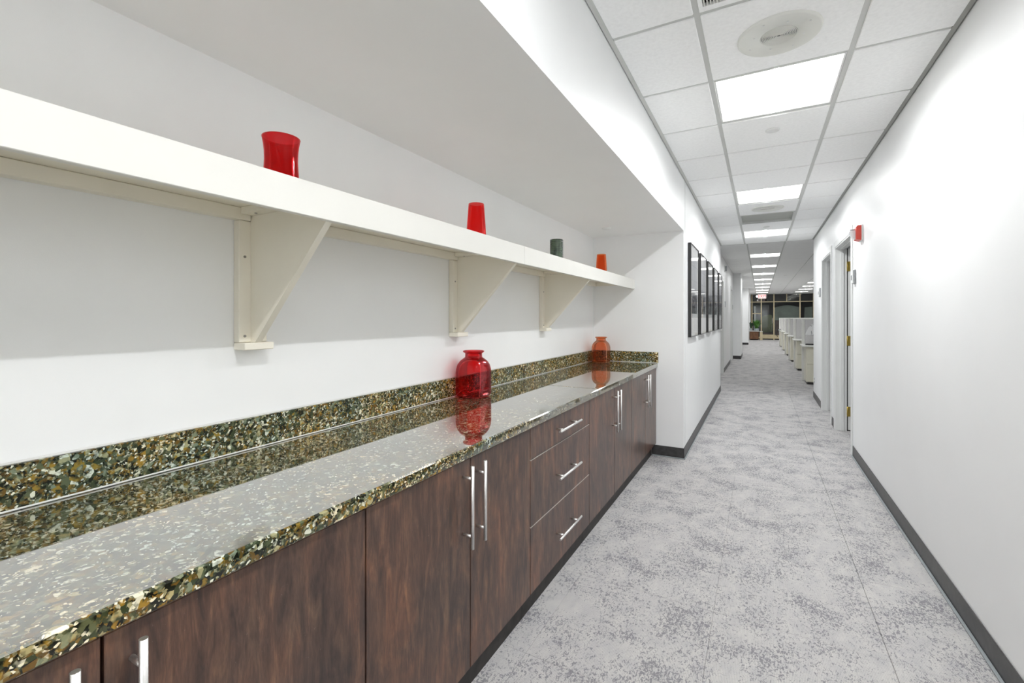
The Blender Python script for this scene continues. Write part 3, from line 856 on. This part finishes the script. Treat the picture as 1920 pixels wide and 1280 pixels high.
# ------------------------------------------------------------------ cubicles
CY = [11.02, 13.60, 16.10, 18.55, 21.15, 23.75]
for i, y in enumerate(CY):
    o_ = ORD[i]
    p = empty('cubicle_partition', (0.745, y, 0), '%s light grey cubicle partition from the corridor end' % o_, 'partition', 'cubicle partitions')
    MB().bbox(0, 0.05, -0.028, 0.028, 0.0, 1.262, b=0.004).build('end_post', M['panel_trim'], p)
    for k in range(3):
        x0 = 0.052 + k*0.62
        MB().bbox(x0, x0 + 0.614, -0.022, 0.022, 0.10, 0.72, b=0.004).build('fabric_panel', M['fabric'], p)
        MB().bbox(x0, x0 + 0.614, -0.022, 0.022, 0.726, 1.235, b=0.004).build('fabric_panel', M['fabric'], p)
    MB().bbox(0.05, 1.91, -0.026, 0.026, 1.236, 1.262, b=0.004).build('top_cap', M['panel_trim'], p)
    MB().bbox(0.05, 1.91, -0.026, 0.026, 0.0, 0.098, b=0.003).build('kick_plate', M['panel_trim'], p)
    dk = empty('desk', (0.76, y - 0.39, 0), '%s white cubicle desk from the corridor end' % o_, 'desk', 'cubicle desks')
    MB().bbox(-0.05, 1.80, -0.335, 0.355, 0.722, 0.748, b=0.004).build('desk_top', M['panel_trim'], dk)
    MB().bbox(1.74, 1.77, -0.30, 0.33, 0.0, 0.7215, b=0.003).build('end_panel', M['panel_trim'], dk)
    MB().bbox(0.50, 1.74, 0.30, 0.318, 0.30, 0.7215, b=0.002).build('modesty_panel', M['panel_trim'], dk)
    pd = empty('file_pedestal', (0.775, y - 0.38, 0), '%s beige metal file pedestal under a cubicle desk' % o_, 'filing cabinet', 'beige file pedestals')
    MB().bbox(0.0, 0.40, -0.25, 0.26, 0.045, 0.720, b=0.004).build('body', M['beige'], pd)
    MB().bbox(0.02, 0.38, -0.22, 0.24, 0.0, 0.045, b=0.002).build('plinth', M['base'], pd)
    for z0, z1 in ((0.055, 0.385), (0.392, 0.712)):
        dr = MB().bbox(0.012, 0.388, -0.268, -0.251, z0, z1, b=0.003).build('drawer', M['beige'], pd)
        hb = MB().bbox(0.30, 0.37, -0.276, -0.268, z1 - 0.06, z1 - 0.045, b=0.002).build('pull', M['steel']); hb.parent = dr
# drawing pinned on the first partition
n = 14
pts = [(0.0, 0.0), (0.36, -0.035)]
arc = [(0.36, 0.20)] + [(0.36 - 0.30*math.sin(t)*1.0, 0.24 - 0.06*(1 - math.cos(t))) for t in [math.pi/2*k/8 for k in range(9)]]
arc = [(0.36, 0.25), (0.25, 0.25), (0.17, 0.235), (0.105, 0.20), (0.055, 0.14), (0.02, 0.06)]
tag(MB().prism(pts + arc, 'y', -0.0015, 0.0).build('drawing_sheet', M['paper'], None, (0.80, CY[0] - 0.0225, 0.935)),
    'curved white sheet with a dark ink drawing pinned on the nearest partition', 'paper')
kb = empty('keyboard', (0.98, CY[0] - 0.45, 0.748), 'black keyboard on the nearest cubicle desk', 'keyboard')
MB().bbox(-0.21, 0.21, -0.075, 0.075, 0.0, 0.018, b=0.004).build('case', M['blackp'], kb)
MB().bbox(-0.20, 0.20, -0.065, 0.065, 0.018, 0.026, b=0.003).build('keys', M['blackp'], kb)
# phone handset cord bundle on the far cubicle
cu = MB()
ys = CY[5] - 0.56
cpts = [(0.80, ys, 0.7655), (0.735, ys, 0.7655), (0.695, ys, 0.775), (0.672, ys + 0.01, 0.74), (0.645, ys + 0.02, 0.66), (0.632, ys + 0.03, 0.56), (0.648, ys + 0.04, 0.47), (0.675, ys + 0.05, 0.44)]
for a, b in zip(cpts, cpts[1:]): cu.cyl(a, b, 0.016, 8)
tag(cu.build('bag_strap', M['blackp']), 'black looped strap hanging over the end of the farthest desk', 'strap')

# ------------------------------------------------------------------ far glass front
win = MB()
win.box(-0.50, 6.2, YF - 0.03, YF + 0.03, 2.165, 2.205)
wf = win.build('window_1', M['mullion']); wf['kind'] = 'structure'
def wpart(nm, dims, mat):
    o = box(nm, mat, dims); o.parent = wf; return o
VX = [-0.43, 0.055, 0.690, 1.963, 2.60, 3.80, 5.0, 6.1]
for x in VX: wpart('mullion', (x - 0.028, x + 0.028, YF - 0.035, YF + 0.035, 0.0, ZO - 0.03), M['mullion'])
wpart('mullion', (1.30, 1.34, YF - 0.03, YF + 0.03, 2.205, ZO - 0.03), M['mullion'])
wpart('transom', (-0.402, 0.027, YF - 0.03, YF + 0.03, 1.485, 1.530), M['mullion'])
wpart('door_rail', (0.083, 0.662, YF - 0.03, YF + 0.03, 0.06, 0.295), M['mullion'])
wpart('sill', (0.718, 6.1, YF - 0.03, YF + 0.03, 0.06, 0.26), M['mullion'])
wpart('sill', (-0.402, 0.027, YF - 0.03, YF + 0.03, 0.06, 0.16), M['mullion'])
wpart('threshold', (-0.50, 6.15, YF - 0.03, YF + 0.03, 0.0, 0.06), M['dark'])
for a, b in zip(VX, VX[1:]):
    zl = 0.295 if a == 0.055 else (0.16 if a < 0 else 0.26)
    if a < 0:
        wpart('pane', (a + 0.028, b - 0.028, YF - 0.004, YF + 0.004, zl, 1.485), M['pane'])
        wpart('pane', (a + 0.028, b - 0.028, YF - 0.004, YF + 0.004, 1.53, 2.165), M['pane'])
    else:
        wpart('pane', (a + 0.028, b - 0.028, YF - 0.004, YF + 0.004, zl, 2.165), M['pane'])
    if a == 0.690:
        wpart('pane', (a + 0.028, 1.30, YF - 0.004, YF + 0.004, 2.205, ZO - 0.03), M['pane'])
        wpart('pane', (1.34, b - 0.028, YF - 0.004, YF + 0.004, 2.205, ZO - 0.03), M['pane'])
    else:
        wpart('pane', (a + 0.028, b - 0.028, YF - 0.004, YF + 0.004, 2.205, ZO - 0.03), M['pane'])
hd = MB().cyl((0.62, YF - 0.035, 0.95), (0.62, YF - 0.035, 1.25), 0.012, 10).build('door_pull', M['steel']); hd.parent = wf
# what stands beyond the glass
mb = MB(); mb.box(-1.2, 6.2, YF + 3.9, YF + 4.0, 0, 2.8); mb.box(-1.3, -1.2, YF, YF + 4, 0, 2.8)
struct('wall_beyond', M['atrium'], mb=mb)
arch = [(0.74, 0.0), (2.02, 0.0), (2.02, 1.86)] + [(2.02 - 1.28*k/10, 1.86 + 0.13*math.sin(math.pi*k/10)) for k in range(1, 10)] + [(0.74, 1.86)]
tag(MB().prism(arch, 'y', YF + 0.75, YF + 0.80).build('display_board', M['greygreen']), 'wide grey-green board with arched top behind the far glass', 'board')
tag(MB().prism([(2.16, 0.0), (2.60, 0.0), (2.60, 1.90), (2.24, 1.86)], 'y', YF + 0.75, YF + 0.80).build('display_board', M['greygreen']), 'narrow grey-green slanted board behind the rightmost far glass', 'board')
tag(MB().prism([(0.10, 0.45), (0.16, 0.38), (0.64, 0.42), (0.66, 1.10), (0.60, 1.42), (0.44, 1.46), (0.10, 1.34)], 'y', YF + 0.85, YF + 1.35).build('covered_stack', M['olive']), 'olive green covered stack behind the glass door', 'cover')
tag(MB().prism([(0.05, 0.0), (0.70, 0.0), (0.70, 0.37), (0.05, 0.37)], 'y', YF + 0.8, YF + 1.4).build('low_platform', M['brick_brown']), 'dark brown low platform behind the glass door', 'platform')
# the platform carries the covered stack
tag(MB().box(0.76, 1.9, YF + 0.30, YF + 0.36, 0.0, 1.12).build('bench_back', M['brick_brown']), 'brown panelled bench back behind the glass beside the door', 'bench')
tag(MB().box(-0.34, -0.24, YF + 0.5, YF + 0.6, 0, 1.95).build('white_post', M['trim_white']), 'thin white post behind the narrow far window', 'post')

# exit sign
ex = empty('exit_sign', (0.085, 27.25, ZO - 0.004), 'lit white exit sign with red letters hanging in front of the far glass', 'exit sign')
MB().cyl((0, 0, -0.16), (0, 0, 0.0), 0.012, 8).build('stem', M['white_plastic'], ex)
MB().bbox(-0.185, 0.185, -0.025, 0.025, -0.37, -0.155, b=0.006).build('housing', M['exit_face'], ex)
cu_ = bpy.data.curves.new('exit_text', 'FONT'); cu_.body = 'EXIT'; cu_.size = 0.185; cu_.align_x = 'CENTER'; cu_.align_y = 'CENTER'; cu_.extrude = 0.002
to = bpy.data.objects.new('exit_text_tmp', cu_); COL.objects.link(to)
bpy.context.view_layer.update()
tm = bpy.data.meshes.new_from_object(to.evaluated_get(bpy.context.evaluated_depsgraph_get()))
bpy.data.objects.remove(to, do_unlink=True)
tm.materials.clear()
lt = link('lettering', tm, M['exit_red'], ex, (0, -0.0275, -0.262)); lt.rotation_euler = (math.pi/2, 0, 0)
for s in (-1, 1):
    MB().cyl((s*0.235, -0.06, -0.26), (s*0.235, 0.02, -0.26), 0.05, 16).build('emergency_head', M['exit_lamp'] if s < 0 else M['blackp'], ex)
    MB().cyl((s*0.18, 0.0, -0.26), (s*0.235, 0.0, -0.26), 0.012, 8).build('head_arm', M['white_plastic'], ex)

# plant on wooden stand
st = empty('plant_stand', (-0.31, 29.55, 0), 'low brown wooden cabinet with white top below the plant', 'cabinet')
MB().bbox(-0.23, 0.23, -0.2, 0.2, 0.05, 0.485, b=0.004).build('body', M['brown_wood'], st)
MB().bbox(-0.265, 0.265, -0.225, 0.225, 0.486, 0.525, b=0.004).build('top', M['trim_white'], st)
MB().bbox(-0.20, 0.20, -0.17, 0.17, 0.0, 0.05, b=0.002).build('plinth', M['dark'], st)
bx = empty('storage_box', (0.045, 29.6, 0), 'tan upright box with white lid beside the plant cabinet', 'box')
MB().bbox(-0.07, 0.07, -0.12, 0.12, 0.0, 0.47, b=0.004).build('body', M['mullion'], bx)
MB().bbox(-0.08, 0.08, -0.13, 0.13, 0.471, 0.505, b=0.004).build('lid', M['trim_white'], bx)

def plant(x, y, z, nleaf, spread, hgt, mat, label, pw, seed):
    rnd = random.Random(seed)
    e = empty('potted_plant', (x, y, z), label, 'plant', 'potted plants by the far glass')
    MB().lathe([(0.0005, 0), (pw*0.8, 0), (pw, 0.13), (pw*0.92, 0.13), (pw*0.9, 0.11), (0.0005, 0.11)], 20).build('pot', M['pot'], e)
    MB().lathe([(0.0005, 0.112), (pw*0.89, 0.112)], 16).build('soil', M['soil'], e)
    f = MB()
    for i in range(nleaf):
        a = rnd.uniform(0, 2*math.pi); lean = rnd.uniform(0.15, 1.0)*spread; L = hgt*rnd.uniform(0.55, 1.05)
        base = Vector((rnd.uniform(-1, 1)*pw*0.5, rnd.uniform(-1, 1)*pw*0.5, 0.11))
        dirv = Vector((math.cos(a), math.sin(a), 0)); side = Vector((-math.sin(a), math.cos(a), 0))
        prev = None
        ctr = []
        for k in range(6):
            t = k/5
            ctr.append(base + dirv*lean*t*t*0.9 + Vector((0, 0, 1))*L*(t - 0.35*t*t*lean/spread))
        wd = [0.006, 0.010, 0.045, 0.055, 0.035, 0.002]
        vsl = []
        for cpt, wk in zip(ctr, wd): vsl += [cpt - side*wk, cpt + Vector((0,0,-0.25*wk)), cpt + side*wk]
        fsl = []
        for k in range(5):
            b0 = k*3
            fsl += [(b0, b0+1, b0+4, b0+3), (b0+1, b0+2, b0+5, b0+4)]
        f.add(vsl, fsl, True)
    f.build('foliage', mat, e)
plant(-0.19, 29.50, 0.5255, 70, 0.30, 0.62, M['leaf'], 'bushy bright green potted plant on the brown cabinet', 0.15, 3)
plant(-0.47, 29.55, 0.5255, 22, 0.12, 0.50, M['leaf_dark'], 'smaller dark leaved potted plant at the left of the brown cabinet', 0.075, 8)
